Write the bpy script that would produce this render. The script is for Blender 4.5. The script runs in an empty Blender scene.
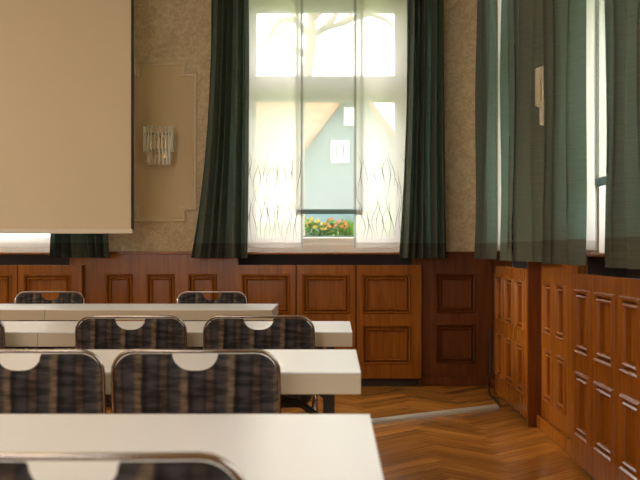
import bpy, bmesh, math, random
from mathutils import Vector, Matrix
R = math.radians
random.seed(7)
C = bpy.context.scene.collection
sc = bpy.context.scene

# ------------------------------------------------------------------ camera
EYE = 1.115
cam = bpy.data.cameras.new('camera')
cam.sensor_width = 36.0
cam.lens = 56.25                     # 1000 px focal length in a 640 px frame
cam.shift_x = -15 / 640
cam.shift_y = 11 / 640
cam.clip_start = 0.05
cam.dof.use_dof = True
cam.dof.focus_distance = 6.6
cam.dof.aperture_fstop = 5.8
co = bpy.data.objects.new('camera', cam)
co.location = (0, 0, EYE)
co.rotation_euler = (R(90), 0, 0)
C.objects.link(co)
sc.camera = co

# ------------------------------------------------------------------ world, lights, exposure
w = bpy.data.worlds.new('world'); sc.world = w; w.use_nodes = True
bg = w.node_tree.nodes['Background']
bg.inputs[0].default_value = (1.0, 0.98, 0.96, 1)
bg.inputs[1].default_value = 7.5

sc.view_settings.view_transform = 'Standard'
sc.view_settings.look = 'None'
sc.view_settings.exposure = 0.0
sc.view_settings.gamma = 1.0

def area(name, loc, rot, sx, sy, power=0, col=(1, 1, 1), portal=False):
    l = bpy.data.lights.new(name, 'AREA'); l.shape = 'RECTANGLE'; l.size = sx; l.size_y = sy
    l.energy = power; l.color = col
    if portal:
        l.cycles.is_portal = True
    o = bpy.data.objects.new(name, l); o.location = loc; o.rotation_euler = rot
    C.objects.link(o)
    return o

sun = bpy.data.lights.new('sun', 'SUN'); sun.energy = 2.4; sun.angle = R(11); sun.color = (1.0, 0.86, 0.62)
so = bpy.data.objects.new('sun', sun); C.objects.link(so)
so.rotation_euler = Vector((-6.5, 0.25, 1.75)).to_track_quat('Z', 'Y').to_euler()     # low hazy sun, added to warm the far part of the right wall

# warm fill lights added under the ceiling (above the picture's top edge)
for i, (x, y) in enumerate([(-1.6, 0.6), (-3.6, 0.6), (-1.6, 4.4), (-3.6, 4.4)]):
    area('ceiling_fill', (x, y, 3.55), (0, 0, 0), 0.9, 0.9, 20, (1.0, 0.76, 0.48))

# ------------------------------------------------------------------ materials
def mat(name, base=(0.5, 0.5, 0.5), rough=0.5, metal=0.0, spec=0.5, coat=0.0):
    m = bpy.data.materials.new(name); m.use_nodes = True
    b = m.node_tree.nodes['Principled BSDF']
    b.inputs['Base Color'].default_value = (*base, 1)
    b.inputs['Roughness'].default_value = rough
    b.inputs['Metallic'].default_value = metal
    b.inputs['Specular IOR Level'].default_value = spec
    b.inputs['Coat Weight'].default_value = coat
    return m

def nd(m, t, **kw):
    n = m.node_tree.nodes.new(t)
    for k, v in kw.items():
        setattr(n, k, v)
    return n

def ramp(m, stops):
    r = nd(m, 'ShaderNodeValToRGB')
    e = r.color_ramp.elements
    e[0].position, e[0].color = stops[0][0], (*stops[0][1], 1)
    e[1].position, e[1].color = stops[1][0], (*stops[1][1], 1)
    for p, c in stops[2:]:
        k = e.new(p); k.color = (*c, 1)
    return r

def wood(name, c1, c2, c3, scale=(16, 16, 1.1), rough=0.38, knots=True):
    m = mat(name, rough=rough, spec=0.36); L = m.node_tree.links
    b = m.node_tree.nodes['Principled BSDF']
    tc = nd(m, 'ShaderNodeTexCoord'); mp = nd(m, 'ShaderNodeMapping')
    mp.inputs['Scale'].default_value = scale
    oi = nd(m, 'ShaderNodeObjectInfo')
    ml = nd(m, 'ShaderNodeMath', operation='MULTIPLY'); ml.inputs[1].default_value = 37.0
    L.new(oi.outputs['Random'], ml.inputs[0])
    L.new(tc.outputs['Object'], mp.inputs['Vector'])
    cx = nd(m, 'ShaderNodeCombineXYZ'); L.new(ml.outputs[0], cx.inputs[0]); L.new(ml.outputs[0], cx.inputs[2])
    L.new(cx.outputs[0], mp.inputs['Location'])
    n = nd(m, 'ShaderNodeTexNoise'); n.inputs['Scale'].default_value = 1.6
    n.inputs['Detail'].default_value = 6; n.inputs['Distortion'].default_value = 0.9
    L.new(mp.outputs[0], n.inputs['Vector'])
    r = ramp(m, [(0.28, c1), (0.72, c3), (0.5, c2)])
    L.new(n.outputs['Fac'], r.inputs['Fac'])
    L.new(r.outputs[0], b.inputs['Base Color'])
    bp = nd(m, 'ShaderNodeBump'); bp.inputs['Strength'].default_value = 0.08
    L.new(n.outputs['Fac'], bp.inputs['Height']); L.new(bp.outputs[0], b.inputs['Normal'])
    return m

M = {}
M['wood'] = wood('oak_panelling', (0.23, 0.068, 0.005), (0.31, 0.098, 0.008), (0.39, 0.132, 0.012), rough=0.24)
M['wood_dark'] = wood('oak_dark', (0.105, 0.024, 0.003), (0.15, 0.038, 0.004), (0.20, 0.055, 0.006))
M['floor_a'] = wood('parquet_a', (0.42, 0.16, 0.028), (0.58, 0.245, 0.045), (0.74, 0.34, 0.075), (18, 1.3, 10), 0.22)
M['floor_b'] = wood('parquet_b', (0.42, 0.16, 0.028), (0.58, 0.245, 0.045), (0.74, 0.34, 0.075), (1.3, 18, 10), 0.22)
for k in ('floor_a', 'floor_b'):      # each block has its own tone
    m = M[k]; L = m.node_tree.links; b = m.node_tree.nodes['Principled BSDF']
    src = b.inputs['Base Color'].links[0].from_socket
    at = nd(m, 'ShaderNodeAttribute'); at.attribute_name = 'tone'
    mx = nd(m, 'ShaderNodeMix', data_type='RGBA', blend_type='MULTIPLY'); mx.inputs[0].default_value = 1
    L.new(src, mx.inputs[6]); L.new(at.outputs['Color'], mx.inputs[7]); L.new(mx.outputs[2], b.inputs['Base Color'])
    # rotate the grain with the diagonal blocks
    mp = [n for n in m.node_tree.nodes if n.type == 'MAPPING'][0]
    mr = nd(m, 'ShaderNodeMapping'); mr.inputs['Rotation'].default_value = (0, 0, R(-45))
    tc = [n for n in m.node_tree.nodes if n.type == 'TEX_COORD'][0]
    L.new(tc.outputs['Object'], mr.inputs['Vector']); L.new(mr.outputs[0], mp.inputs['Vector'])

def wallpaper():
    m = mat('damask_wallpaper', rough=0.7, spec=0.25); L = m.node_tree.links
    b = m.node_tree.nodes['Principled BSDF']
    tc = nd(m, 'ShaderNodeTexCoord')
    n = nd(m, 'ShaderNodeTexNoise'); n.inputs['Scale'].default_value = 9; n.inputs['Detail'].default_value = 5
    n.inputs['Distortion'].default_value = 1.6
    v = nd(m, 'ShaderNodeTexNoise'); v.inputs['Scale'].default_value = 45; v.inputs['Detail'].default_value = 3
    L.new(tc.outputs['Object'], n.inputs['Vector']); L.new(tc.outputs['Object'], v.inputs['Vector'])
    ad = nd(m, 'ShaderNodeMath', operation='ADD'); L.new(n.outputs['Fac'], ad.inputs[0]); L.new(v.outputs['Fac'], ad.inputs[1])
    mu = nd(m, 'ShaderNodeMath', operation='MULTIPLY'); mu.inputs[1].default_value = 0.5; L.new(ad.outputs[0], mu.inputs[0])
    r = ramp(m, [(0.40, (0.60, 0.46, 0.28)), (0.60, (0.78, 0.63, 0.42))])
    L.new(mu.outputs[0], r.inputs['Fac']); L.new(r.outputs[0], b.inputs['Base Color'])
    return m
M['paper'] = wallpaper()
M['panel_paint'] = mat('panel_paint', (0.70, 0.53, 0.30), 0.6)
M['mould_paint'] = mat('moulding_paint', (0.80, 0.66, 0.46), 0.45)
M['plaster'] = mat('ceiling_plaster', (0.78, 0.72, 0.62), 0.8)
M['white_frame'] = mat('window_paint', (0.85, 0.84, 0.80), 0.4)
M['table_top'] = mat('white_laminate', (0.77, 0.80, 0.85), 0.3)
M['apron'] = mat('shaded_laminate', (0.50, 0.44, 0.33), 0.5)  # the tabletop's white darkened to beige, shade put into the colour
M['edge'] = mat('edge_band', (0.50, 0.44, 0.34), 0.5)
M['black'] = mat('black_powder_coat', (0.012, 0.012, 0.012), 0.4)
M['chrome'] = mat('chrome_tube', (0.32, 0.29, 0.27), 0.15, 1.0)
M['screen'] = mat('screen_cloth', (0.62, 0.51, 0.35), 0.85, spec=0.1)
M['screen_bar'] = mat('screen_bar', (0.66, 0.58, 0.46), 0.45)
M['screen_black'] = mat('screen_black_edge', (0.01, 0.01, 0.01), 0.7)
M['duct'] = mat('grey_rubber', (0.60, 0.60, 0.57), 0.45)
M['cable'] = mat('black_cable', (0.02, 0.02, 0.02), 0.5)
M['gap_shade'] = mat('painted_gap_shade', (0.05, 0.045, 0.04), 0.8)  # near-black colour carries the shade of niches and floor gaps
M['band'] = mat('dark_chrome_band', (0.28, 0.22, 0.15), 0.15, 1.0)
M['gilt'] = mat('gilt_metal', (0.85, 0.62, 0.30), 0.2, 1.0)

def glass_mat(name, col=(0.97, 0.98, 0.97), gl=0.05):
    m = bpy.data.materials.new(name); m.use_nodes = True; L = m.node_tree.links
    m.node_tree.nodes.remove(m.node_tree.nodes['Principled BSDF'])
    out = m.node_tree.nodes['Material Output']
    t = nd(m, 'ShaderNodeBsdfTransparent'); t.inputs[0].default_value = (*col, 1)
    g = nd(m, 'ShaderNodeBsdfGlossy'); g.inputs['Roughness'].default_value = 0.05
    x = nd(m, 'ShaderNodeMixShader'); x.inputs[0].default_value = gl
    L.new(t.outputs[0], x.inputs[1]); L.new(g.outputs[0], x.inputs[2]); L.new(x.outputs[0], out.inputs[0])
    return m
M['glass'] = glass_mat('window_glass')

def crystal():
    m = bpy.data.materials.new('crystal_rod'); m.use_nodes = True; L = m.node_tree.links
    b = m.node_tree.nodes['Principled BSDF']
    b.inputs['Base Color'].default_value = (0.95, 0.88, 0.70, 1); b.inputs['Roughness'].default_value = 0.12
    b.inputs['Transmission Weight'].default_value = 0.6; b.inputs['IOR'].default_value = 1.5
    return m
M['crystal'] = crystal()

def cloth(name, dif, tr, transp=0.0, ftr=0.4, weave=0.0, bump=0.0):
    m = bpy.data.materials.new(name); m.use_nodes = True; L = m.node_tree.links
    m.node_tree.nodes.remove(m.node_tree.nodes['Principled BSDF'])
    out = m.node_tree.nodes['Material Output']
    d = nd(m, 'ShaderNodeBsdfDiffuse'); t = nd(m, 'ShaderNodeBsdfTranslucent')
    d.inputs[0].default_value = (*dif, 1); t.inputs[0].default_value = (*tr, 1)
    if weave:
        tc = nd(m, 'ShaderNodeTexCoord'); mp = nd(m, 'ShaderNodeMapping'); mp.inputs['Scale'].default_value = (6, 6, 150)
        n = nd(m, 'ShaderNodeTexNoise'); n.inputs['Scale'].default_value = 1.0; n.inputs['Detail'].default_value = 3
        L.new(tc.outputs['Object'], mp.inputs['Vector']); L.new(mp.outputs[0], n.inputs['Vector'])
        for node, col in ((d, dif), (t, tr)):
            r = ramp(m, [(0.35, tuple(c * (1 - weave) for c in col)), (0.65, tuple(min(1, c * (1 + weave)) for c in col))])
            L.new(n.outputs['Fac'], r.inputs['Fac']); L.new(r.outputs[0], node.inputs[0])
    x = nd(m, 'ShaderNodeMixShader'); x.inputs[0].default_value = ftr
    L.new(d.outputs[0], x.inputs[1]); L.new(t.outputs[0], x.inputs[2])
    last = x
    if transp:
        tp = nd(m, 'ShaderNodeBsdfTransparent')
        y = nd(m, 'ShaderNodeMixShader'); y.inputs[0].default_value = transp
        L.new(x.outputs[0], y.inputs[1]); L.new(tp.outputs[0], y.inputs[2]); last = y
    L.new(last.outputs[0], out.inputs[0])
    return m
M['curtain'] = cloth('green_curtain', (0.17, 0.192, 0.155), (0.065, 0.14, 0.118), 0.0, 0.38, 0.08)
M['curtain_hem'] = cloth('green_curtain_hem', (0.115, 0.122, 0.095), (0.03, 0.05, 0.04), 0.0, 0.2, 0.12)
M['sheer'] = cloth('white_sheer', (0.85, 0.84, 0.80), (0.74, 0.715, 0.69), 0.24, 0.64)
M['sheer_thin'] = cloth('white_sheer_thin', (0.85, 0.84, 0.80), (0.42, 0.45, 0.44), 0.42, 0.6)
M['sheer_hem'] = cloth('sheer_hem', (0.42, 0.42, 0.39), (0.42, 0.42, 0.40), 0.45, 0.5)
M['sheer_bar'] = cloth('sheer_bar', (0.30, 0.40, 0.39), (0.15, 0.24, 0.23), 0.1, 0.5)
M['print'] = mat('sheer_print', (0.22, 0.22, 0.20), 0.8)

def fabric():
    m = mat('striped_upholstery', rough=0.85, spec=0.2); L = m.node_tree.links
    b = m.node_tree.nodes['Principled BSDF']
    tc = nd(m, 'ShaderNodeTexCoord'); sp = nd(m, 'ShaderNodeSeparateXYZ'); L.new(tc.outputs['Object'], sp.inputs[0])
    wob = nd(m, 'ShaderNodeTexNoise'); wob.inputs['Scale'].default_value = 9
    L.new(tc.outputs['Object'], wob.inputs['Vector'])
    a = nd(m, 'ShaderNodeMath', operation='MULTIPLY_ADD'); a.inputs[1].default_value = 0.016
    L.new(wob.outputs['Fac'], a.inputs[0]); L.new(sp.outputs['X'], a.inputs[2])
    f = nd(m, 'ShaderNodeMath', operation='MULTIPLY'); f.inputs[1].default_value = 1 / 0.135; L.new(a.outputs[0], f.inputs[0])
    fr = nd(m, 'ShaderNodeMath', operation='FRACT'); L.new(f.outputs[0], fr.inputs[0])
    dk = (0.011, 0.010, 0.011); nv = (0.034, 0.032, 0.036); tan = (0.115, 0.086, 0.056); br = (0.060, 0.043, 0.034)
    r = nd(m, 'ShaderNodeValToRGB'); r.color_ramp.interpolation = 'B_SPLINE'
    e = r.color_ramp.elements
    e[0].position = 0; e[0].color = (*dk, 1); e[1].position = 1; e[1].color = (*dk, 1)
    for p, c in [(0.08, nv), (0.22, nv), (0.30, dk), (0.34, br), (0.46, br), (0.50, dk), (0.55, nv), (0.74, nv), (0.80, tan), (0.90, tan), (0.93, dk)]:
        k = e.new(p); k.color = (*c, 1)
    L.new(fr.outputs[0], r.inputs['Fac'])
    mp = nd(m, 'ShaderNodeMapping'); mp.inputs['Scale'].default_value = (14, 14, 60)
    n = nd(m, 'ShaderNodeTexNoise'); n.inputs['Scale'].default_value = 1.0; n.inputs['Detail'].default_value = 3
    L.new(tc.outputs['Object'], mp.inputs['Vector']); L.new(mp.outputs[0], n.inputs['Vector'])
    r2 = ramp(m, [(0.38, (0.5, 0.5, 0.5)), (0.62, (1.55, 1.5, 1.5))]); L.new(n.outputs['Fac'], r2.inputs['Fac'])
    mx = nd(m, 'ShaderNodeMix', data_type='RGBA', blend_type='MULTIPLY'); mx.inputs[0].default_value = 1
    L.new(r.outputs[0], mx.inputs[6]); L.new(r2.outputs[0], mx.inputs[7]); L.new(mx.outputs[2], b.inputs['Base Color'])
    return m
M['fabric'] = fabric()
# outside
M['grass'] = mat('lawn', (0.16, 0.26, 0.07), 0.9)
M['bark'] = mat('bark', (0.30, 0.25, 0.18), 0.9)
M['leaf'] = mat('hedge_leaf', (0.20, 0.32, 0.10), 0.8)
M['leaf2'] = mat('flower_leaf', (0.13, 0.30, 0.06), 0.7)
M['leaf3'] = mat('blade_leaf', (0.18, 0.40, 0.05), 0.6)
M['petal_o'] = mat('orange_petal', (0.85, 0.36, 0.12), 0.7)
M['petal_y'] = mat('yellow_petal', (0.85, 0.65, 0.20), 0.7)
M['petal_p'] = mat('pink_petal', (0.85, 0.35, 0.30), 0.7)
M['box_teal'] = mat('planter_teal', (0.05, 0.16, 0.15), 0.6)
M['stucco'] = mat('house_grey_blue', (0.11, 0.16, 0.18), 0.9)
M['stucco2'] = mat('house_cream', (0.60, 0.54, 0.42), 0.9)
M['pane'] = mat('house_pane', (0.15, 0.18, 0.20), 0.1)
def tiles():
    m = mat('roof_tiles', rough=0.85); L = m.node_tree.links; b = m.node_tree.nodes['Principled BSDF']
    tc = nd(m, 'ShaderNodeTexCoord'); v = nd(m, 'ShaderNodeTexNoise'); v.inputs['Scale'].default_value = 3.5; v.inputs['Detail'].default_value = 6
    L.new(tc.outputs['Object'], v.inputs['Vector'])
    r = ramp(m, [(0.35, (0.27, 0.11, 0.05)), (0.65, (0.42, 0.20, 0.10))]); L.new(v.outputs['Fac'], r.inputs['Fac']); L.new(r.outputs[0], b.inputs['Base Color'])
    return m
M['tiles'] = tiles()

# ------------------------------------------------------------------ helpers
def obj(name, bm, m, parent=None, smooth=False, bevel=0.0, loc=None):
    me = bpy.data.meshes.new(name)
    bmesh.ops.recalc_face_normals(bm, faces=bm.faces)
    bm.to_mesh(me); bm.free()
    for k in (m if isinstance(m, (list, tuple)) else [m]):
        me.materials.append(M[k])
    if smooth:
        for p in me.polygons: p.use_smooth = True
    o = bpy.data.objects.new(name, me); C.objects.link(o)
    if parent: o.parent = parent
    if loc: o.location = loc
    if bevel:
        b = o.modifiers.new('bevel', 'BEVEL'); b.width = bevel; b.segments = 2; b.limit_method = 'ANGLE'
    return o

def tag(o, label=None, cat=None, group=None, kind=None):
    if label: o['label'] = label
    if cat: o['category'] = cat
    if group: o['group'] = group
    if kind: o['kind'] = kind
    return o

def thing(name, label, cat, loc=(0, 0, 0), rz=0, group=None, kind=None):
    o = bpy.data.objects.new(name, None); C.objects.link(o)
    o.location = loc; o.rotation_euler = (0, 0, rz); o.empty_display_size = 0.1
    return tag(o, label, cat, group, kind)

def box(bm, x0, x1, y0, y1, z0, z1):
    v = [bm.verts.new(p) for p in ((x0, y0, z0), (x1, y0, z0), (x1, y1, z0), (x0, y1, z0),
                                   (x0, y0, z1), (x1, y0, z1), (x1, y1, z1), (x0, y1, z1))]
    for f in ((0, 3, 2, 1), (4, 5, 6, 7), (0, 1, 5, 4), (1, 2, 6, 5), (2, 3, 7, 6), (3, 0, 4, 7)):
        bm.faces.new([v[i] for i in f])
    return bm

def bx(*a):
    return box(bmesh.new(), *a)

def tube(bm, pts, r, seg=10, caps=True):
    pts = [Vector(p) for p in pts]; rings = []
    rad = r if isinstance(r, (list, tuple)) else [r] * len(pts)
    up = Vector((0.13, 0.31, 0.94)).normalized()
    for i, p in enumerate(pts):
        d = (pts[min(i + 1, len(pts) - 1)] - pts[max(i - 1, 0)]).normalized()
        a = d.cross(up)
        if a.length < 0.05: a = d.cross(Vector((1, 0, 0)))
        a.normalize(); b = d.cross(a).normalized()
        rings.append([bm.verts.new(p + (a * math.cos(t) + b * math.sin(t)) * rad[i]) for t in [2 * math.pi * k / seg for k in range(seg)]])
    for i in range(len(rings) - 1):
        for k in range(seg):
            bm.faces.new((rings[i][k], rings[i][(k + 1) % seg], rings[i + 1][(k + 1) % seg], rings[i + 1][k]))
    if caps:
        bm.faces.new(rings[0]); bm.faces.new(rings[-1][::-1])
    return bm

def rings4(bm, x0, x1, z0, z1, prof, close=False):
    """mitred rectangular frame: prof = (inset, y) pairs"""
    rr = []
    for ins, y in prof:
        rr.append([bm.verts.new(p) for p in ((x0 + ins, y, z0 + ins), (x1 - ins, y, z0 + ins), (x1 - ins, y, z1 - ins), (x0 + ins, y, z1 - ins))])
    for a, b in zip(rr, rr[1:]):
        for k in range(4):
            bm.faces.new((a[k], a[(k + 1) % 4], b[(k + 1) % 4], b[k]))
    if close: bm.faces.new(rr[-1])

def copy_tree(o, parent=None):
    c = o.copy(); C.objects.link(c); c.parent = parent
    for ch in list(o.children): copy_tree(ch, c)
    return c

# ------------------------------------------------------------------ room shell
BW = 8.33      # back wall
RW = 1.35      # right wall
LW = -5.2
FW = -2.2
H = 3.60
TH = 0.40
SILL = 1.105
WTOP = 3.255

def struct(name, bm, m, **k):
    o = obj(name, bm, m, **k); o['kind'] = 'structure'; return o

# floor: herringbone blocks
def floor():
    bm = bmesh.new(); n = 5; W = 0.10
    lay = bm.loops.layers.float_color.new('tone')
    c, s = math.cos(R(45)), math.sin(R(45))
    for X in range(-110, 111):
        for Y in range(-110, 111):
            t = (X - Y) % (2 * n)
            if t == 0: q = (X * W, Y * W, (X + n) * W, (Y + 1) * W); mi = 1
            elif t == 2 * n - 1: q = (X * W, Y * W, (X + 1) * W, (Y + n) * W); mi = 0
            else: continue
            mx_, my_ = (q[0] + q[2]) / 2, (q[1] + q[3]) / 2
            cx, cy = mx_ * c - my_ * s - 1.9, mx_ * s + my_ * c + 3.0
            if not (LW - 0.25 < cx < RW + 0.25 and FW - 0.25 < cy < BW + 0.25): continue
            g = 0.0012
            vs = []
            for (a, b) in ((q[0] + g, q[1] + g), (q[2] - g, q[1] + g), (q[2] - g, q[3] - g), (q[0] + g, q[3] - g)):
                vs.append(bm.verts.new((a * c - b * s - 1.9, a * s + b * c + 3.0, 0.0)))
            f = bm.faces.new(vs); f.material_index = mi
            k = random.uniform(0.62, 1.12)
            for l in f.loops: l[lay] = (k, k * random.uniform(0.95, 1.0), k * 0.95, 1)
    box(bm, LW - TH, RW + TH, FW - TH, BW + TH, -0.12, -0.0015)
    for f in bm.faces[-6:]:
        for l in f.loops: l[lay] = (0.2, 0.18, 0.16, 1)
    o = obj('floor', bm, ['floor_a', 'floor_b']); o['kind'] = 'structure'
floor()
struct('ceiling', bx(LW - TH, RW + TH, FW - TH, BW + TH, H, H + 0.2), 'plaster')

# window openings: (centre, half width) along the wall
BACK_W = [(-0.08, 0.70), (-2.92, 0.70)]
RIGHT_W = [(6.98, 0.60), (4.52, 0.60), (2.05, 0.60), (-0.4, 0.60)]  # nearest two lie out of view, added to let in daylight
LEFT_W = [(6.65, 0.75)]
FRONT_FILL_W = [(-3.5, 0.8), (-1.65, 0.8)]  # unseen openings added behind the camera to fill light on the back wall

NICHES = []
def wall_run(name, length0, length1, ops, place):
    """wall in local coords: x along, y 0..TH behind the face, with openings and shallow niches beneath them"""
    bm = bmesh.new(); x = xn = length0
    for c, h in sorted(ops):
        hn = h + 0.08 if h > 0.66 else (0.84 if abs(abs(c) - 4.52) < 0.01 else h + 0.02)
        box(bm, x, c - h, 0, TH, SILL - 0.02, H)
        box(bm, xn, c - hn, 0, TH, 0, SILL - 0.02)
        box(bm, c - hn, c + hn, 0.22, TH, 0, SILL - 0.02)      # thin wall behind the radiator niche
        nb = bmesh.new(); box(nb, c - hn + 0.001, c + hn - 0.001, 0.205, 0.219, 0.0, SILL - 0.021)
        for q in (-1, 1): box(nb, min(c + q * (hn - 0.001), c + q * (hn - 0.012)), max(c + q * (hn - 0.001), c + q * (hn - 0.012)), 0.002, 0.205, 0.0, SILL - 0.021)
        nb.transform(place); struct('trim_%d' % (20 + len(NICHES)), nb, 'gap_shade'); NICHES.append(1)  # added liner, its dark colour stands in for the niche's shade
        xn = c + hn
        box(bm, c - h, c + h, 0, TH, WTOP, H)
        x = c + h
    box(bm, x, length1, 0, TH, SILL - 0.02, H)
    box(bm, xn, length1, 0, TH, 0, SILL - 0.02)
    bm.transform(place)
    struct(name, bm, 'paper')

PB = Matrix.Translation((0, BW, 0))
PR = Matrix.Translation((RW, 0, 0)) @ Matrix.Rotation(R(-90), 4, 'Z')          # local x -> -Y
PL = Matrix.Translation((LW, 0, 0)) @ Matrix.Rotation(R(90), 4, 'Z')           # local x -> +Y
wall_run('wall_back', LW - TH, RW + TH, BACK_W, PB)
wall_run('wall_right', -BW, -FW, [(-c, h) for c, h in RIGHT_W], PR)
wall_run('wall_left', FW, BW, LEFT_W, PL)
PF = Matrix.Translation((0, FW, 0)) @ Matrix.Rotation(R(180), 4, 'Z')
wall_run('wall_front', -RW - TH, -LW + TH, [(-c, h) for c, h in FRONT_FILL_W], PF)

# windows
wn = [0]
def window(c, h, loc, rz):
    wn[0] += 1
    root = thing('window_%d' % wn[0], 'white casement window with a transom bar', 'window', loc, rz, kind='structure')
    del root['label']; del root['category']
    y0, y1 = 0.13, 0.20
    bm = bmesh.new()
    f = 0.055
    box(bm, -h, -h + f, y0, y1, SILL, WTOP); box(bm, h - f, h, y0, y1, SILL, WTOP)
    box(bm, -h + f, h - f, y0, y1, SILL, SILL + 0.07); box(bm, -h + f, h - f, y0, y1, WTOP - 0.06, WTOP)
    box(bm, -h + f, h - f, y0 - 0.015, y1, 2.435, 2.54)       # transom
    obj('window_frame', bm, 'white_frame', root, bevel=0.004)
    for nm, a, b in (('lower_sash', SILL + 0.07, 2.435), ('upper_sash', 2.54, WTOP - 0.06)):
        bm = bmesh.new(); s = 0.06
        rings4(bm, -h + f, h - f, a, b, [(0, y0 + 0.01), (s - 0.012, y0 + 0.01), (s, y0 + 0.022), (s, y0 + 0.05), (0, y0 + 0.05)])
        o = obj('window_sash', bm, 'white_frame', root)
        obj('pane', bx(-h + f + s, h - f - s, y0 + 0.030, y0 + 0.036, a + s, b - s), 'glass', o)
    # reveal lining and sill
    bm = bmesh.new()
    box(bm, -h - 0.04, h + 0.04, -0.05, y0, SILL - 0.02, SILL)
    obj('window_sill', bm, 'wood', root, bevel=0.006)
    bm = bmesh.new()
    box(bm, -h, -h + 0.012, 0.0, y0, SILL, WTOP); box(bm, h - 0.012, h, 0.0, y0, SILL, WTOP); box(bm, -h, h, 0.0, y0, WTOP - 0.012, WTOP)
    obj('reveal', bm, 'white_frame', root)
    return root
for c, h in BACK_W: window(c, h, (c, BW, 0), 0)
for c, h in RIGHT_W: window(c, h, (RW, c, 0), R(-90))
for c, h in LEFT_W: window(c, h, (LW, c, 0), R(90))
for c, h in FRONT_FILL_W: window(c, h, (c, FW, 0), R(180))  # added fill windows, out of view
zc, hz = (SILL + WTOP) / 2, WTOP - SILL
for c, h in BACK_W: area('window_portal', (c, BW + 0.42, zc), (R(-90), 0, 0), 2 * h, hz, portal=True)
for c, h in RIGHT_W: area('window_portal', (RW + 0.42, c, zc), (0, R(90), 0), hz, 2 * h, portal=True)
for c, h in FRONT_FILL_W: area('window_portal', (c, FW - 0.42, zc), (R(90), 0, 0), 2 * h, hz, portal=True)
for c, h in LEFT_W: area('window_portal', (LW - 0.42, c, zc), (0, R(-90), 0), hz, 2 * h, portal=True)

# ------------------------------------------------------------------ wood panelling
REC = 0.026
MOULD = [(0, 0.0), (0.003, -0.009), (0.010, -0.016), (0.018, -0.009), (0.021, 0.004), (0.0215, 0.023), (0.027, 0.023), (0.0275, 0.004), (0.031, -0.005), (0.038, -0.010), (0.045, -0.004), (0.049, 0.006), (0.0495, REC)]
def board(bm, x0, x1, z0, z1, th, fields):
    xs = sorted({x0, x1, *[v for f in fields for v in f[:2]]}); zs = sorted({z0, z1, *[v for f in fields for v in f[2:]]})
    def hit(x, z): return any(f[0] < x < f[1] and f[2] < z < f[3] for f in fields)
    for a, b in zip(xs, xs[1:]):
        for c, d in zip(zs, zs[1:]):
            y = REC if hit((a + b) / 2, (c + d) / 2) else 0.0
            bm.faces.new([bm.verts.new(p) for p in ((a, y, c), (b, y, c), (b, y, d), (a, y, d))])
    for f in fields:
        rings4(bm, f[0], f[1], f[2], f[3], [(0, 0), (0, REC)])
    A = [(x0, z0), (x1, z0), (x1, z1), (x0, z1)]
    for (a, c), (b, d) in zip(A, A[1:] + A[:1]):
        bm.faces.new([bm.verts.new(p) for p in ((a, 0, c), (a, th, c), (b, th, d), (b, 0, d))])
    bm.faces.new([bm.verts.new((a, th, c)) for a, c in A])

def mouldings(fields, parent, m='wood'):
    for f in fields:
        bm = bmesh.new(); rings4(bm, f[0], f[1], f[2], f[3], MOULD)
        obj('moulding', bm, m, parent)

ROWS = ((0.185, 0.51), (0.60, 0.925))
def cover(label, loc, rz, widths, z0=0.07, z1=1.0, depth=0.13, ends=(False, False), m='wood'):
    """radiator cover: row of framed panels; origin = middle of its front at floor level"""
    W = sum(widths); root = thing('radiator_cover', label, 'radiator cover', loc, rz)
    x = -W / 2
    for i, wd in enumerate(widths):
        fs = [(x + (0.09 if i == 0 else 0.05), x + wd - (0.09 if i == len(widths) - 1 else 0.05), a, b) for a, b in ROWS]
        bm = bmesh.new(); board(bm, x + 0.005, x + wd - 0.005, z0, z1, 0.028, fs)
        p = obj('panel', bm, m, root)
        mouldings(fs, p, m)
        x += wd
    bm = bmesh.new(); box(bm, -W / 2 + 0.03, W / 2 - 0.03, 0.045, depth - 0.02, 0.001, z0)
    obj('plinth', bm, 'gap_shade', root)  # shade of the gap above the floor put into the plinth's colour
    for s in (-1, 1):
        bm = bmesh.new()
        xa = s * (W / 2 - 0.001); xb = s * (W / 2 - 0.02)
        box(bm, min(xa, xb), max(xa, xb), 0.029, depth - 0.001, 0.001 if s == 1 else z0, z1 - 0.002)
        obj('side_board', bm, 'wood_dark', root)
    return root

def wainscot(name, loc, rz, x0, x1, cols, m='wood', cap=True, z1=1.088, depth=0.045, base=0.08):
    root = thing(name, None, None, loc, rz, kind='structure')
    fs = [(a, b, c, d) for a, b in cols for c, d in ROWS]
    bm = bmesh.new(); board(bm, x0, x1, 0.0, z1, depth, fs)
    p = obj('panelling', bm, m, root); mouldings(fs, p, m)
    if cap:
        obj('cap_rail', bx(x0, x1, -0.022, depth, z1, z1 + 0.022), m, root, bevel=0.005)
    obj('skirting', bx(x0, x1, -0.03, -0.0005, 0.0, base), m, root, bevel=0.008)
    return root

# back wall (x along +X); front faces at BW-0.045
k = lambda px, fd=122.0: (px - 335) / fd
wainscot('trim_1', (0, BW - 0.046, 0), 0, -2.20, -0.80, [(k(103), k(130.5)), (k(144.5), k(173)), (k(186.5), k(215.5))])
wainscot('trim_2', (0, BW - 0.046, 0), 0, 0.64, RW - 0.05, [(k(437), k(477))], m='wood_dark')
wainscot('trim_3', (0, BW - 0.046, 0), 0, LW + 0.06, -3.64, [(-5.0, -4.75), (-4.6, -4.35), (-4.2, -3.95)])
cover('oak radiator cover of three panels under the window with the flower box', (-0.073, BW - 0.14, 0), 0, (0.54, 0.49, 0.54), depth=0.13)
cover('oak radiator cover at the left end of the back wall, below the projection screen', (-2.86, BW - 0.14, 0), 0, (0.54, 0.51, 0.53), depth=0.13)
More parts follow.
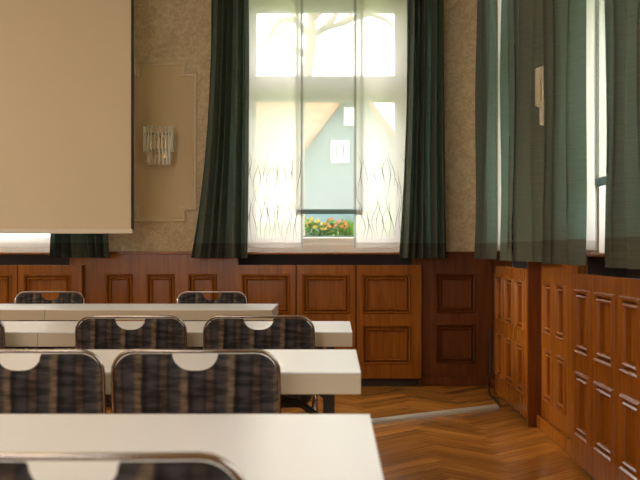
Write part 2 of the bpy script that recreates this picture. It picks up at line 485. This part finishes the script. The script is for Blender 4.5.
# right wall: local x runs toward the camera
wainscot('trim_4', (RW - 0.046, 0, 0), R(-90), -6.37, -5.365, [(-6.22, -5.98), (-5.88, -5.64)])
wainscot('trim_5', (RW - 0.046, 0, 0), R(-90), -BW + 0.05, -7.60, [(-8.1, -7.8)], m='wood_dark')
wainscot('trim_6', (RW - 0.046, 0, 0), R(-90), -3.67, -2.67, [(-3.56, -3.40), (-3.34, -3.17), (-3.06, -2.81)])
cover('oak radiator cover on the right wall, the one nearer the back corner', (1.22, 6.985, 0), R(-90), (0.423, 0.423, 0.424), z0=0.045)
cover('oak radiator cover on the right wall, the nearer one cut by the frame', (1.22, 4.52, 0), R(-90), (0.42, 0.42, 0.42), z0=0.045)
# end posts beside the niches
def post(loc, label):
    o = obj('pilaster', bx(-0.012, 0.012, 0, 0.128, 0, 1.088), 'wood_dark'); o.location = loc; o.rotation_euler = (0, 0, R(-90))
    o['kind'] = 'structure'; return o
post((1.221, 6.335, 0), '')

# ------------------------------------------------------------------ wall moulding with notched corners + screen + sconces
def notched(hw, hh, n, cx, cz, d):
    """outline of a rectangle with stepped corners, shrunk by d"""
    a, b = hw - d, hh - d
    return [(cx - a + n, cz - b), (cx + a - n, cz - b), (cx + a - n, cz - b + n), (cx + a, cz - b + n), (cx + a, cz + b - n), (cx + a - n, cz + b - n),
            (cx + a - n, cz + b), (cx - a + n, cz + b), (cx - a + n, cz + b - n), (cx - a, cz + b - n), (cx - a, cz - b + n), (cx - a + n, cz - b + n)]
def wall_panel(cx, label):
    z1 = EYE + (251 - 60) / 120.5; z0 = EYE + (251 - 222) / 120.5
    cz, hh, hw = (z0 + z1) / 2, (z1 - z0) / 2, 0.31
    root = thing('trim_7', None, None, (cx, BW, 0), 0, kind='structure')
    bm = bmesh.new(); prev = None
    for d, y in ((0, -0.0005), (0, -0.016), (0.008, -0.028), (0.014, -0.022), (0.018, -0.008), (0.024, -0.008), (0.030, -0.018), (0.036, -0.016), (0.042, -0.003)):
        ring = [bm.verts.new((x, y, z)) for x, z in notched(hw, hh, 0.095, 0, cz, d)]
        if prev:
            for i in range(12): bm.faces.new((prev[i], prev[(i + 1) % 12], ring[(i + 1) % 12], ring[i]))
        prev = ring
    obj('moulding', bm, 'mould_paint', root)
    bm = bmesh.new(); bm.faces.new([bm.verts.new((x, -0.003, z)) for x, z in notched(hw, hh, 0.095, 0, cz, 0.040)])
    obj('panel_field', bm, 'panel_paint', root)
    return (z0, z1)
wall_panel(k(160, 120), '')

def sconce(label, loc, rz, group):
    root = thing('wall_sconce', label, 'wall lamp', loc, rz, group)
    # local: wall at y=0, lamp toward -y ; rod tiers
    bm = bmesh.new(); box(bm, -0.05, 0.05, -0.02, -0.0005, -0.10, 0.07); obj('back_plate', bm, 'gilt', root, bevel=0.004)
    def arc(r, n, y0=-0.125):
        return [(r * math.cos(t), y0 - 0.0 - 0.85 * r * math.sin(t)) for t in [math.pi * i / (n - 1) for i in range(n)]]
    for z, r in ((0.082, 0.112), (-0.045, 0.084)):
        pts = [(r, -0.021, z)] + [(x, y, z) for x, y in arc(r, 24)] + [(-r, -0.021, z)]
        bm = bmesh.new(); rows = []
        for dz in (-0.009, 0.009):
            rows.append([bm.verts.new((p[0], p[1], z + dz)) for p in pts])
        for i in range(len(pts) - 1): bm.faces.new((rows[0][i], rows[0][i + 1], rows[1][i + 1], rows[1][i]))
        b = obj('band', bm, 'band', root); s = b.modifiers.new('thick', 'SOLIDIFY'); s.thickness = 0.006
    bm = bmesh.new(); tube(bm, [(0, -0.02, 0.02), (0, -0.11, 0.02)], 0.012); tube(bm, [(0, -0.11, -0.04), (0, -0.11, 0.08)], 0.016); obj('lamp_holder', bm, 'gilt', root)
    first = {}
    for r, n, za, zb in ((0.121, 14, -0.058, 0.145), (0.092, 10, -0.165, -0.038)):
        for x, y in arc(r, n):
            if (r, n) not in first:
                bm = bmesh.new(); tube(bm, [(0, 0, za), (0, 0, zb)], 0.0075, 8)
                o = obj('crystal_rod', bm, 'crystal', root, smooth=False); first[(r, n)] = o
            else:
                o = first[(r, n)].copy(); C.objects.link(o); o.parent = root
            o.location = (x, y, 0)
    return root
sconce('crystal rod wall lamp in the moulded panel beside the projection screen', (k(161, 120.5), BW - 0.003, 1.985), 0, 'crystal wall lamps')
sconce('crystal rod wall lamp half hidden between the green curtains of the right wall', (RW, 5.56, 1.985), R(-90), 'crystal wall lamps')

# projection screen
sx1 = (131.0 - 335) / 131.6; sx0 = sx1 - 2.5; sy = 7.60
root = thing('projection_screen', 'large pulled-down projection screen with black side edge, left of the wall lamp', 'projection screen', ((sx0 + sx1) / 2, sy, 0))
hw = (sx1 - sx0) / 2
zb = EYE + (251 - 229) / 131.6
obj('cloth', bx(-hw, hw, 0, 0.004, zb, 3.46), 'screen', root)
obj('black_border', bx(hw, hw + 0.022, -0.001, 0.005, zb - 0.01, 3.46), 'screen_black', root)
obj('weight_bar', bx(-hw - 0.01, hw + 0.012, -0.012, 0.016, zb - 0.035, zb), 'screen_bar', root, bevel=0.004)
obj('housing', bx(-hw - 0.08, hw + 0.08, -0.06, 0.07, 3.46, H - 0.001), 'white_frame', root, bevel=0.01)

# ------------------------------------------------------------------ curtains
def curtain(label, loc, rz, t0, t1, b0, b1, folds, amp=0.070, zb=1.05, zt=3.45, seed=0, flare=2.4, skew=0.0, group='green side curtains'):
    """hangs in local x/z; t0..t1 width at the top, b0..b1 at the hem"""
    rnd = random.Random(seed); bm = bmesh.new(); NU, NZ = folds * 14, 40
    ph = [rnd.uniform(-0.5, 0.5) for _ in range(folds + 2)]; am = [rnd.uniform(0.6, 1.15) for _ in range(folds + 2)]
    g = []
    for j in range(NZ + 1):
        t = j / NZ; z = zt + (zb - zt) * t; s = t ** flare; row = []
        for i in range(NU + 1):
            u = i / NU; fu = folds * min(1, max(0, u + 0.5 / folds * (math.sin(2 * math.pi * u * 1.4 + seed) * u * (1 - u) * 4) * 0.7)); a = int(min(fu, folds - 1)); fr = fu - a
            A = am[a] * (1 - fr) + am[a + 1] * fr
            p = 2 * math.pi * (fu + 0.12 * math.sin(3 * t + ph[a]))
            y = A * amp * math.sin(p) * (0.8 + 0.3 * t) + 0.006 * math.sin(9 * t + 5 * u) + skew * u ** 3
            x = (t0 + (t1 - t0) * u) * (1 - s) + (b0 + (b1 - b0) * u) * s + 0.22 * (t1 - t0) / folds * math.sin(2 * p + ph[a]) * 0.35
            row.append(bm.verts.new((x, y, z)))
        g.append(row)
    for j in range(NZ):
        for i in range(NU): bm.faces.new((g[j][i], g[j][i + 1], g[j + 1][i + 1], g[j + 1][i]))
    bm.faces.ensure_lookup_table()
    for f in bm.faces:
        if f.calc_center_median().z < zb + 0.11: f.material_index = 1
    o = obj('curtain', bm, ['curtain', 'curtain_hem'], smooth=True); o.location = loc; o.rotation_euler = (0, 0, rz)
    return tag(o, label, 'curtain', group)
CY = 8.08
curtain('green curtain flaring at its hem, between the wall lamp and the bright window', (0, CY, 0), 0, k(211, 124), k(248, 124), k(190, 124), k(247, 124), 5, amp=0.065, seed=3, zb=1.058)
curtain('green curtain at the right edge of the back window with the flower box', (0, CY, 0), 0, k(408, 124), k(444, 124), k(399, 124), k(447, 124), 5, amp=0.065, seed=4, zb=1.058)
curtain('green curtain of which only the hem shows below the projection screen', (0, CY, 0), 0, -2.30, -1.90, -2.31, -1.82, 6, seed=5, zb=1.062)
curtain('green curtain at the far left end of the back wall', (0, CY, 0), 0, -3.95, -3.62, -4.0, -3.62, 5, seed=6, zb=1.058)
CX = 1.13
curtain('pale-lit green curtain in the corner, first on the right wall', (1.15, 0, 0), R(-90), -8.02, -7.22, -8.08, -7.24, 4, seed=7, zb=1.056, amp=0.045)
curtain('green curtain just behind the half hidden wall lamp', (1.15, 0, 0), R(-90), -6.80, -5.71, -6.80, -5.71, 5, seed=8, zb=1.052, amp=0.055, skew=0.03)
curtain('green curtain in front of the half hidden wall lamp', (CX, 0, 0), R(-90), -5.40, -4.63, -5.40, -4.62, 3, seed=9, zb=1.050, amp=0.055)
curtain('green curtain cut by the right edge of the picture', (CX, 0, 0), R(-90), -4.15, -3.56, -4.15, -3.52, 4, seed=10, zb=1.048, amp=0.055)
def rail(loc, rz, x0, x1, lab):
    r_ = thing('curtain_rail', lab, 'curtain rail', loc, rz)
    bm = bmesh.new(); tube(bm, [(x0, 0, 3.47), (x1, 0, 3.47)], 0.014); obj('pole', bm, 'gilt', r_)
    for x in (x0 + 0.1, x1 - 0.1):
        obj('bracket', bx(x - 0.01, x + 0.01, -0.01, 0.01, 3.47, H - 0.001), 'gilt', r_)
rail((0, CY, 0), 0, -1.25, 1.0, 'curtain rail over the back window, above the picture')
rail((0, CY, 0), 0, -4.1, -1.75, 'curtain rail over the left back window, above the picture')
rail((1.145, 0, 0), R(-90), -7.95, -3.5, 'curtain rail along the right wall, above the picture')

# ------------------------------------------------------------------ sheers
def sheer(label, loc, rz, x0, x1, z0, z1, seed=0, hemL=True, hemR=True, bar=False, pattern=False):
    rnd = random.Random(seed)
    root = thing('sheer_panel', label, 'sheer curtain', loc, rz, 'white sheer panels')
    bm = bmesh.new(); n = 24; g = []
    for i in range(n + 1):
        u = i / n; x = x0 + (x1 - x0) * u; y = 0.004 * math.sin(u * 9 + seed)
        g.append((bm.verts.new((x, y, z0)), bm.verts.new((x, y, z1))))
    for a, b in zip(g, g[1:]): bm.faces.new((a[0], b[0], b[1], a[1]))
    obj('gauze', bm, 'sheer_thin' if bar else 'sheer', root, smooth=True)
    for on, xx in ((hemL, x0), (hemR, x1)):
        if on:
            obj('side_hem', bx(xx - 0.011, xx + 0.011, -0.006, -0.004, z0, z1), 'sheer_hem', root)
    if bar:
        obj('weight_bar', bx(x0, x1, -0.012, -0.004, z0 - 0.005, z0 + 0.035), 'sheer_bar', root)
    else:
        obj('bottom_hem', bx(x0, x1, -0.007, -0.005, z0, z0 + 0.045), 'sheer', root)
    if pattern:
        bm = bmesh.new()
        zt = EYE + (251 - 150) / 121; zr = EYE + (251 - 242) / 121
        W = x1 - x0; m_ = int(W / 0.032)
        for i in range(m_):
            xb = x0 + 0.02 + (W - 0.04) * (i + 0.5) / m_
            for (a, b) in ((zr + rnd.uniform(0, 0.05), zr + rnd.uniform(0.30, 0.5)), (zr + rnd.uniform(0.35, 0.5), zt - rnd.uniform(0, 0.22))):
                if b - a < 0.12: continue
                A = rnd.uniform(0.014, 0.034); p = rnd.uniform(0, 6.3); q = rnd.uniform(12, 20); pv = None
                for s in range(25):
                    t = s / 24; z = a + (b - a) * t
                    x = xb + A * math.sin(q * (z - a) + p) * (0.4 + 0.8 * t)
                    x = min(max(x, x0 + 0.012), x1 - 0.012)
                    wd = 0.0022 * (1 - abs(2 * t - 1)) + 0.0006
                    c_ = (bm.verts.new((x - wd, -0.0065, z)), bm.verts.new((x + wd, -0.0065, z)))
                    if pv: bm.faces.new((pv[0], pv[1], c_[1], c_[0]))
                    pv = c_
        obj('printed_pattern', bm, 'print', root)
    return root
SY = BW - 0.075
sheer('left white sheer panel with printed wavy stems, back window', (0, SY, 0), 0, k(240, 121), k(302, 121), 1.14, 3.40, 1, pattern=True)
sheer('right white sheer panel with printed wavy stems, back window', (0, SY, 0), 0, k(355, 121), k(408, 121), 1.14, 3.40, 2, pattern=True)
sheer('short middle white sheer panel ending in a dark bar above the flowers', (0, SY + 0.025, 0), 0, k(297, 121), k(362, 121), 1.425, 3.40, 3, bar=True)
sheer('white sheer panel in the back window beyond the projection screen', (0, SY, 0), 0, -3.5, -2.2, 1.14, 3.40, 4)
SR = (1.235, 0, 0)
sheer('long white sheer panel in the corner, nearest the back wall on the right wall', SR, R(-90), -7.57, -7.10, 1.12, 3.40, 5)
sheer('short white sheer panel in the right wall window nearer the corner', (1.255, 0, 0), R(-90), -7.13, -6.83, 1.425, 3.40, 6, bar=True)
sheer('long white sheer panel behind the green curtain beside the half hidden wall lamp', SR, R(-90), -6.86, -6.41, 1.12, 3.40, 7)
sheer('long white sheer panel, widest one showing on the right wall', SR, R(-90), -5.10, -4.71, 1.12, 3.40, 8)
sheer('short white sheer panel in the right wall window nearer the camera', (1.255, 0, 0), R(-90), -4.75, -4.28, 1.425, 3.40, 9, bar=True)
sheer('long white sheer panel behind the curtain cut by the right edge', SR, R(-90), -4.32, -3.95, 1.12, 3.40, 10)

# ------------------------------------------------------------------ tables
def table(label, x1, y0, posts=True, L=1.45, D=0.71, group='white folding tables'):
    root = thing('folding_table', label, 'table', (x1 - L / 2, y0 + D / 2, 0), 0, group)
    h, d = L / 2, D / 2
    obj('tabletop', bx(-h, h, -d, d, 0.735, 0.742), 'table_top', root, bevel=0.002)
    bm = bmesh.new(); t = 0.018; e = 0.0005
    box(bm, -h + e, h - e, -d + e, -d + t, 0.674, 0.7345); box(bm, -h + e, h - e, d - t, d - e, 0.674, 0.7345)
    box(bm, -h + e, -h + t, -d + t, d - t, 0.674, 0.7345); box(bm, h - t, h - e, -d + t, d - t, 0.674, 0.7345)
    obj('apron', bm, 'apron', root)
    for s in (-1, 1):
        bm = bmesh.new()
        xa = s * (h - 0.10)
        for yy in (-d + 0.10, d - 0.10): obj('leg', bx(xa - 0.018, xa + 0.018, yy - 0.018, yy + 0.018, 0.0, 0.7345), 'black', root)
        bm = bmesh.new(); box(bm, xa - 0.012, xa + 0.012, -d + 0.119, d - 0.119, 0.16, 0.19)
        obj('stretcher', bm, 'black', root)
        for yy in (-d + 0.10, d - 0.10):
            bm = bmesh.new(); tube(bm, [(xa - s * 0.019, yy, 0.58), (xa - s * 0.09, yy, 0.63), (xa - s * 0.20, yy, 0.665), (xa - s * 0.30, yy, 0.70), (xa - s * 0.30, yy, 0.7205)], 0.011, 8)
            obj('brace', bm, 'black', root)
    return root
table('nearest white table, blurred, along the bottom of the picture', 0.08, 1.58)
table('second nearest white table, with black legs showing at its right end', 0.08, 3.08)
table('third white table from the front, directly before the back table pair', 0.08, 4.61)
table('white table abutting the left end of the third table', -1.372, 4.61)
table('right table of the back row, its end face at the middle of the picture', -0.40, 6.37)
table('left table of the back row, nearest the wall on the left', -1.852, 6.37)

# ------------------------------------------------------------------ chairs
def make_chair():
    root = thing('conference_chair', 'x', 'chair', (0, 0, 0), 0, 'striped conference chairs')
    W, ZT, ZB, r = 0.241, 0.818, 0.435, 0.065
    def dy(x, z): return -0.012 * (1 - (x / W) ** 2) * 1.0 + (-(z - 0.44) * 0.10)      # shallow curve and lean; sitter's side is +y
    bm = bmesh.new(); NX, NZ, T = 56, 14, 0.021
    def top(x):
        a = abs(x); t = ZT - 0.004
        if a > W - r: t -= r - math.sqrt(max(0, r * r - (a - (W - r)) ** 2))
        if a < 0.068: t -= 0.050 * max(0, 1 - (a / 0.068) ** 2.6) ** 0.6
        return t
    def bot(x):
        a = abs(x); b = ZB; q = 0.04
        if a > W - q: b += q - math.sqrt(max(0, q * q - (a - (W - q)) ** 2))
        return b
    xs = [-W * math.cos(math.pi * i / NX) for i in range(NX + 1)]
    # denser where the hand hole is cut
    xs = sorted(set([round(v, 5) for v in xs] + [round(-0.068 * math.cos(math.pi * i / 20), 5) for i in range(21)]))
    F = {}
    for side in (-1, 1):
        for i, x in enumerate(xs):
            zt, zb_ = top(x), bot(x)
            for j in range(NZ + 1):
                t = j / NZ; tt = 0.5 - 0.5 * math.cos(math.pi * t); z = zb_ + (zt - zb_) * tt
                e = min(min(W - abs(x), 0.03), min(z - zb_, 0.03), min(zt - z, 0.03)) / 0.03
                th = T * math.sqrt(max(0.0, 1 - (1 - e) ** 2)) + 0.002
                F[side, i, j] = bm.verts.new((x, dy(x, z) + side * th, z))
    n = len(xs) - 1
    for i in range(n):
        for j in range(NZ):
            for s in (-1, 1): bm.faces.new((F[s, i, j], F[s, i + 1, j], F[s, i + 1, j + 1], F[s, i, j + 1]))
        for j in (0, NZ): bm.faces.new((F[-1, i, j], F[-1, i + 1, j], F[1, i + 1, j], F[1, i, j]))
    for j in range(NZ):
        for i in (0, n): bm.faces.new((F[-1, i, j], F[-1, i, j + 1], F[1, i, j + 1], F[1, i, j]))
    obj('backrest', bm, 'fabric', root, smooth=True)
    # chrome frame: up one side, over the top, down the other
    pts = []
    for z in (0.43, 0.55, 0.65, 0.73): pts.append((-W - 0.004, dy(W, z), z))
    for a in range(0, 91, 15):
        x = -W + r - 0.004 - r * math.cos(R(a)); z = ZT - r + 0.004 + r * math.sin(R(a)); pts.append((x, dy(x, z), z))
    for x in (-0.12, -0.06, 0): pts.append((x, dy(x, ZT), ZT + 0.004))
    pts = pts + [(-x, y, z) for x, y, z in pts[-2::-1]]
    bm = bmesh.new(); tube(bm, pts, 0.0056, 10); obj('back_frame', bm, 'chrome', root, smooth=True)
    # seat
    bm = bmesh.new(); box(bm, -0.225, 0.225, 0.015, 0.445, 0.425, 0.475)
    o = obj('seat', bm, 'fabric', root, smooth=True); b = o.modifiers.new('b', 'BEVEL'); b.width = 0.022; b.segments = 4
    bm = bmesh.new(); box(bm, -0.215, 0.215, 0.03, 0.43, 0.405, 0.424); obj('seat_pan', bm, 'black', root)
    for s in (-1, 1):
        bm = bmesh.new(); tube(bm, [(s * 0.246, 0.0, 0.43), (s * 0.246, -0.01, 0.38), (s * 0.246, -0.05, 0.15), (s * 0.246, -0.075, 0.0)], 0.0105, 10)
        obj('leg', bm, 'chrome', root, smooth=True)
        bm = bmesh.new(); tube(bm, [(s * 0.246, 0.02, 0.415), (s * 0.246, 0.38, 0.415), (s * 0.246, 0.415, 0.39), (s * 0.246, 0.43, 0.2), (s * 0.246, 0.44, 0.0)], 0.0105, 10)
        obj('leg', bm, 'chrome', root, smooth=True)
    return root
proto = make_chair()
CH = [(-0.375, 1.475, 0, 'nearest striped chair, cut by the bottom edge of the picture'),
      (-0.410, 2.975, 0, 'striped chair behind the nearest table, the right one of its two'),
      (-0.927, 2.975, 0, 'striped chair behind the nearest table, cut by the left edge'),
      (-0.340, 4.50, 0, 'striped chair before the third table, right one with a free table end beside it'),
      (-0.912, 4.50, 0, 'striped chair before the third table, left of the other whole one'),
      (-1.725, 4.50, 0, 'striped chair before the third table, only its corner showing at the left edge'),
      (-0.878, 7.10, 180, 'small striped chair beyond the right back table, facing the camera'),
      (-2.035, 7.10, 180, 'small striped chair beyond the left back table, facing the camera')]
for i, (x, y, a, lab) in enumerate(CH):
    c = proto if i == 0 else copy_tree(proto)
    c.location = (x, y, 0); c.rotation_euler = (0, 0, R(a)); c['label'] = lab

# ------------------------------------------------------------------ cable duct on the floor
pa, pb = Vector((-0.9, 5.9, 0)), Vector((1.13, 7.06, 0))
pa = Vector((0.24, 6.47, 0)) + (Vector((0.24, 6.47, 0)) - Vector((1.14, 7.08, 0))) * 1.6; pb = Vector((1.14, 7.08, 0))
d = (pb - pa).normalized(); nrm = Vector((-d.y, d.x, 0)); bm = bmesh.new(); rr = []
prof = [(-0.042, 0.001), (-0.034, 0.018), (-0.015, 0.028), (0.015, 0.028), (0.034, 0.018), (0.042, 0.001)]
for p in (pa, pb): rr.append([bm.verts.new(p + nrm * a + Vector((0, 0, z))) for a, z in prof])
for i in range(6): bm.faces.new((rr[0][i], rr[0][(i + 1) % 6], rr[1][(i + 1) % 6], rr[1][i]))
bm.faces.new(rr[0]); bm.faces.new(rr[1][::-1])
tag(obj('cable_duct', bm, 'duct'), 'grey rounded floor cable duct running across the parquet to the corner', 'cable duct')
bm = bmesh.new(); tube(bm, [(1.135, 7.085, 0.012), (1.165, 7.12, 0.012), (1.185, 7.22, 0.012), (1.19, 7.5, 0.012), (1.185, 7.70, 0.02), (1.20, 7.72, 0.2), (1.205, 7.73, 0.5)], 0.007, 8)
tag(obj('cable', bm, 'cable', smooth=True), 'thin black cable from the floor duct to the corner by the oak cover', 'cable')

# ------------------------------------------------------------------ outside
GZ = -0.6
tag(obj('lawn', bx(-60, 60, BW + 1.2, 90, GZ - 0.2, GZ), 'grass'), kind='structure')
tag(obj('lawn', bx(RW + 1.2, 60, -40, BW + 1.2, GZ - 0.2, GZ), 'grass'), kind='structure')

def P(px, py, Y): return ((px - 335) * Y / 1000, Y, EYE + (251 - py) * Y / 1000)
# bare tree
def bare_tree():
    root = thing('bare_tree', 'bare tree with forking branches seen through the back window', 'tree', (P(297, 0, 15)[0], 15, GZ))
    base = Vector(root.location)
    bm = bmesh.new()
    def q(px, py, Y=15.0): return Vector(P(px, py, Y)) - base
    tr = [Vector((0, 0, 0)), q(298, 150), q(301, 100), q(309, 62), q(312, 34), q(311, 12), q(309, -30)]
    tube(bm, tr, [0.14, 0.10, 0.09, 0.085, 0.07, 0.05, 0.03], 8)
    obj('trunk', bm, 'bark', root, smooth=True)
    for pts in ([(311, 38), (303, 28), (295, 20), (290, 8), (284, -15)], [(312, 36), (325, 28), (340, 24), (350, 16), (356, 2), (368, -14)],
                [(340, 24), (356, 17), (372, 14), (386, 20), (393, 26)], [(311, 20), (322, 10), (334, -2), (340, -20)], [(295, 20), (282, 20), (272, 30), (268, 44)],
                [(308, 55), (290, 48), (276, 34), (268, 16)], [(325, 28), (334, 18), (340, 6), (338, -12)]):
        bm = bmesh.new(); n = len(pts)
        tube(bm, [q(a, b, 15 + 0.25 * i) for i, (a, b) in enumerate(pts)], [0.055 - 0.040 * i / (n - 1) for i in range(n)], 6)
        obj('branch', bm, 'bark', root, smooth=True)
bare_tree()

def house(label, x0, x1, Y, eave, apex, depth, wallm, wins, ridge_along_x=False):
    root = thing('house', label, 'house', ((x0 + x1) / 2, Y, GZ)); h = (x1 - x0) / 2; e = eave - GZ; a = apex - GZ
    bm = bmesh.new()
    if not ridge_along_x:
        f = [bm.verts.new(p) for p in ((-h, 0, 0), (h, 0, 0), (h, 0, e), (0, 0, a), (-h, 0, e))]
        b = [bm.verts.new((v.co.x, depth, v.co.z)) for v in f]
    else:
        f = [bm.verts.new(p) for p in ((-h, 0, 0), (-h, depth, 0), (-h, depth, e), (-h, depth / 2, a), (-h, 0, e))]
        b = [bm.verts.new((h, v.co.y, v.co.z)) for v in f]
    bm.faces.new(f); bm.faces.new(b[::-1])
    for i in range(5): bm.faces.new((f[i], f[(i + 1) % 5], b[(i + 1) % 5], b[i]))
    obj('wall', bm, wallm, root)
    bm = bmesh.new(); o_ = 0.35; t = 0.18
    if not ridge_along_x:
        sl = (a - e) / h
        for s in (-1, 1):
            P_ = [(0, a + 0.02), (s * (h + o_), e - o_ * sl + 0.02), (s * (h + o_), e - o_ * sl + t), (0, a + t)]
            vf = [bm.verts.new((x, -o_, z)) for x, z in P_]; vb = [bm.verts.new((x, depth + o_, z)) for x, z in P_]
            bm.faces.new(vf); bm.faces.new(vb[::-1])
            for i in range(4): bm.faces.new((vf[i], vf[(i + 1) % 4], vb[(i + 1) % 4], vb[i]))
    else:
        sl = (a - e) / (depth / 2)
        for s in (-1, 1):
            c = depth / 2
            P_ = [(c, a + 0.02), (c + s * (c + o_), e - o_ * sl + 0.02), (c + s * (c + o_), e - o_ * sl + t), (c, a + t)]
            vf = [bm.verts.new((-h - o_, y, z)) for y, z in P_]; vb = [bm.verts.new((h + o_, y, z)) for y, z in P_]
            bm.faces.new(vf); bm.faces.new(vb[::-1])
            for i in range(4): bm.faces.new((vf[i], vf[(i + 1) % 4], vb[(i + 1) % 4], vb[i]))
    obj('roof', bm, 'tiles', root)
    cx = (x0 + x1) / 2
    for (wx0, wx1, wz0, wz1) in wins:
        bm = bmesh.new(); rings4(bm, wx0 - cx, wx1 - cx, wz0 - GZ, wz1 - GZ, [(0, 0), (0, -0.08), (0.10, -0.08), (0.10, -0.01)])
        mx_ = (wx0 + wx1) / 2 - cx; box(bm, mx_ - 0.05, mx_ + 0.05, -0.07, -0.01, wz0 - GZ, wz1 - GZ)
        wobj = obj('window', bm, 'white_frame', root)
        obj('pane', bx(wx0 - cx + 0.1, wx1 - cx - 0.1, -0.03, -0.01, wz0 - GZ + 0.1, wz1 - GZ - 0.1), 'pane', wobj)
Y1 = 24.0
def w4(a, b, c, d_, Y): p = P(a, b, Y); q_ = P(c, d_, Y); return (p[0], q_[0], q_[2], p[2])
house('grey-blue gabled house seen through the middle sheer', P(303, 0, Y1)[0], P(405, 0, Y1)[0], Y1, P(0, 155, Y1)[2], P(0, 88, Y1)[2], 6, 'stucco',
      [w4(344, 108, 356, 126, Y1), w4(331, 141, 349, 163, Y1)])
Y2 = 34.0
house('cream house with an orange tiled roof, behind the grey-blue one', P(225, 0, Y2)[0], P(352, 0, Y2)[0], Y2, P(0, 165, Y2)[2], P(0, 95, Y2 + 4)[2], 8, 'stucco2', [w4(262, 175, 272, 195, Y2), w4(285, 175, 295, 195, Y2)], True)

def bush(name, label, loc, r, m, n=900, seed=0, ls=0.09, cat='bush', group=None):
    rnd = random.Random(seed); bm = bmesh.new()
    for _ in range(n):
        while True:
            v = Vector((rnd.uniform(-1, 1), rnd.uniform(-1, 1), rnd.uniform(-1, 1)))
            if 0.35 < v.length < 1: break
        p = Vector((v.x * r[0], v.y * r[1], r[2] + v.z * r[2]))
        a = Vector((rnd.gauss(0, 1), rnd.gauss(0, 1), rnd.gauss(0, 1))).normalized(); b = a.orthogonal().normalized(); s = ls * rnd.uniform(0.6, 1.3)
        bm.faces.new([bm.verts.new(p + q_) for q_ in (a * s, b * s * 0.5, -a * s, -b * s * 0.5)])
    o = obj(name, bm, m); o.location = loc
    return tag(o, label, cat, group)
for i, (px, Y, hh, lab) in enumerate([(262, 20, 2.3, 'pale green garden bush at the left of the view through the back window'), (352, 16, 2.1, 'yellow-green garden bush beside the grey-blue house'),
                                      (398, 22, 3.2, 'tall garden bush at the right of the view through the back window'), (318, 18, 1.5, 'low garden bush below the grey-blue house window')]):
    bush('garden_bush', lab, (P(px, 0, Y)[0], Y, GZ), (1.1, 0.8, hh / 2), 'leaf', 1300, 20 + i, 0.12, group='bushes in the garden')

# flower box on the outer ledge
FB = thing('flower_box', 'teal flower box on the ledge outside the back window', 'planter', (-0.06, BW + TH + 0.16, 1.10))
obj('box', bx(-0.52, 0.52, -0.10, 0.10, 0.0, 0.15), 'box_teal', FB, bevel=0.006)
obj('bracket', bx(-0.45, 0.45, -0.155, 0.10, -0.03, 0.0), 'box_teal', FB)
fz = 1.252
def flower(x, y, h, m, i):
    rnd = random.Random(100 + i)
    nm = {'petal_o': 'orange', 'petal_y': 'yellow', 'petal_p': 'pink'}[m]
    root = thing('flower_plant', '%s flowers in the teal box outside the window' % nm, 'flower', (x, y, fz), 0, '%s flowers in the window box' % nm)
    bm = bmesh.new()
    for _ in range(110):
        p = Vector((rnd.uniform(-0.032, 0.032), rnd.uniform(-0.04, 0.04), rnd.uniform(0.0, h))); a = Vector((rnd.gauss(0, 1), rnd.gauss(0, 1), rnd.gauss(0, 1))).normalized(); b = a.orthogonal().normalized(); s = 0.018
        bm.faces.new([bm.verts.new(p + q_) for q_ in (a * s, b * s * 0.6, -a * s, -b * s * 0.6)])
    obj('foliage', bm, 'leaf2', root)
    for _ in range(8):
        c = Vector((rnd.uniform(-0.026, 0.026), rnd.gauss(-0.02, 0.025), h * rnd.uniform(0.55, 1.1))); bm = bmesh.new()
        for t in range(6):
            a = Vector((math.cos(t * 1.047), rnd.uniform(-0.5, 0), math.sin(t * 1.047))); b = Vector((-a.z, 0, a.x)); s = 0.015
            bm.faces.new([bm.verts.new(c + q_) for q_ in (Vector((0, 0, 0)), a * s * 0.6 + b * s * 0.4, a * s, a * s * 0.6 - b * s * 0.4)])
        obj('blossom', bm, m, root)
i = 0
for px in range(309, 346, 7):
    m = 'petal_y' if px < 320 else random.choice(['petal_o', 'petal_y', 'petal_p', 'petal_o'])
    flower(k(px, 112.5), BW + TH + 0.16 + random.uniform(-0.04, 0.04), random.uniform(0.10, 0.15), m, i); i += 1
for x in (-0.5, -0.42, -0.34, 0.24, 0.32, 0.40):
    flower(x, BW + TH + 0.16, random.uniform(0.10, 0.15), random.choice(['petal_o', 'petal_y', 'petal_p']), i); i += 1
bm = bmesh.new()
for t in range(26):
    x = random.uniform(-0.04, 0.04); h = random.uniform(0.12, 0.20); l = random.uniform(-0.04, 0.04); y = random.uniform(-0.03, 0.03)
    bm.faces.new([bm.verts.new(p) for p in ((x - 0.006, y, 0), (x + 0.006, y, 0), (x + l * 0.5 + 0.005, y, h * 0.6), (x + l, y - 0.01, h), (x + l * 0.5 - 0.005, y, h * 0.6))])
o = obj('grass_plant', bm, 'leaf3'); o.location = (k(349, 112.5), BW + TH + 0.16, fz)
tag(o, 'tuft of tall green blades at the right of the flower box', 'plant')
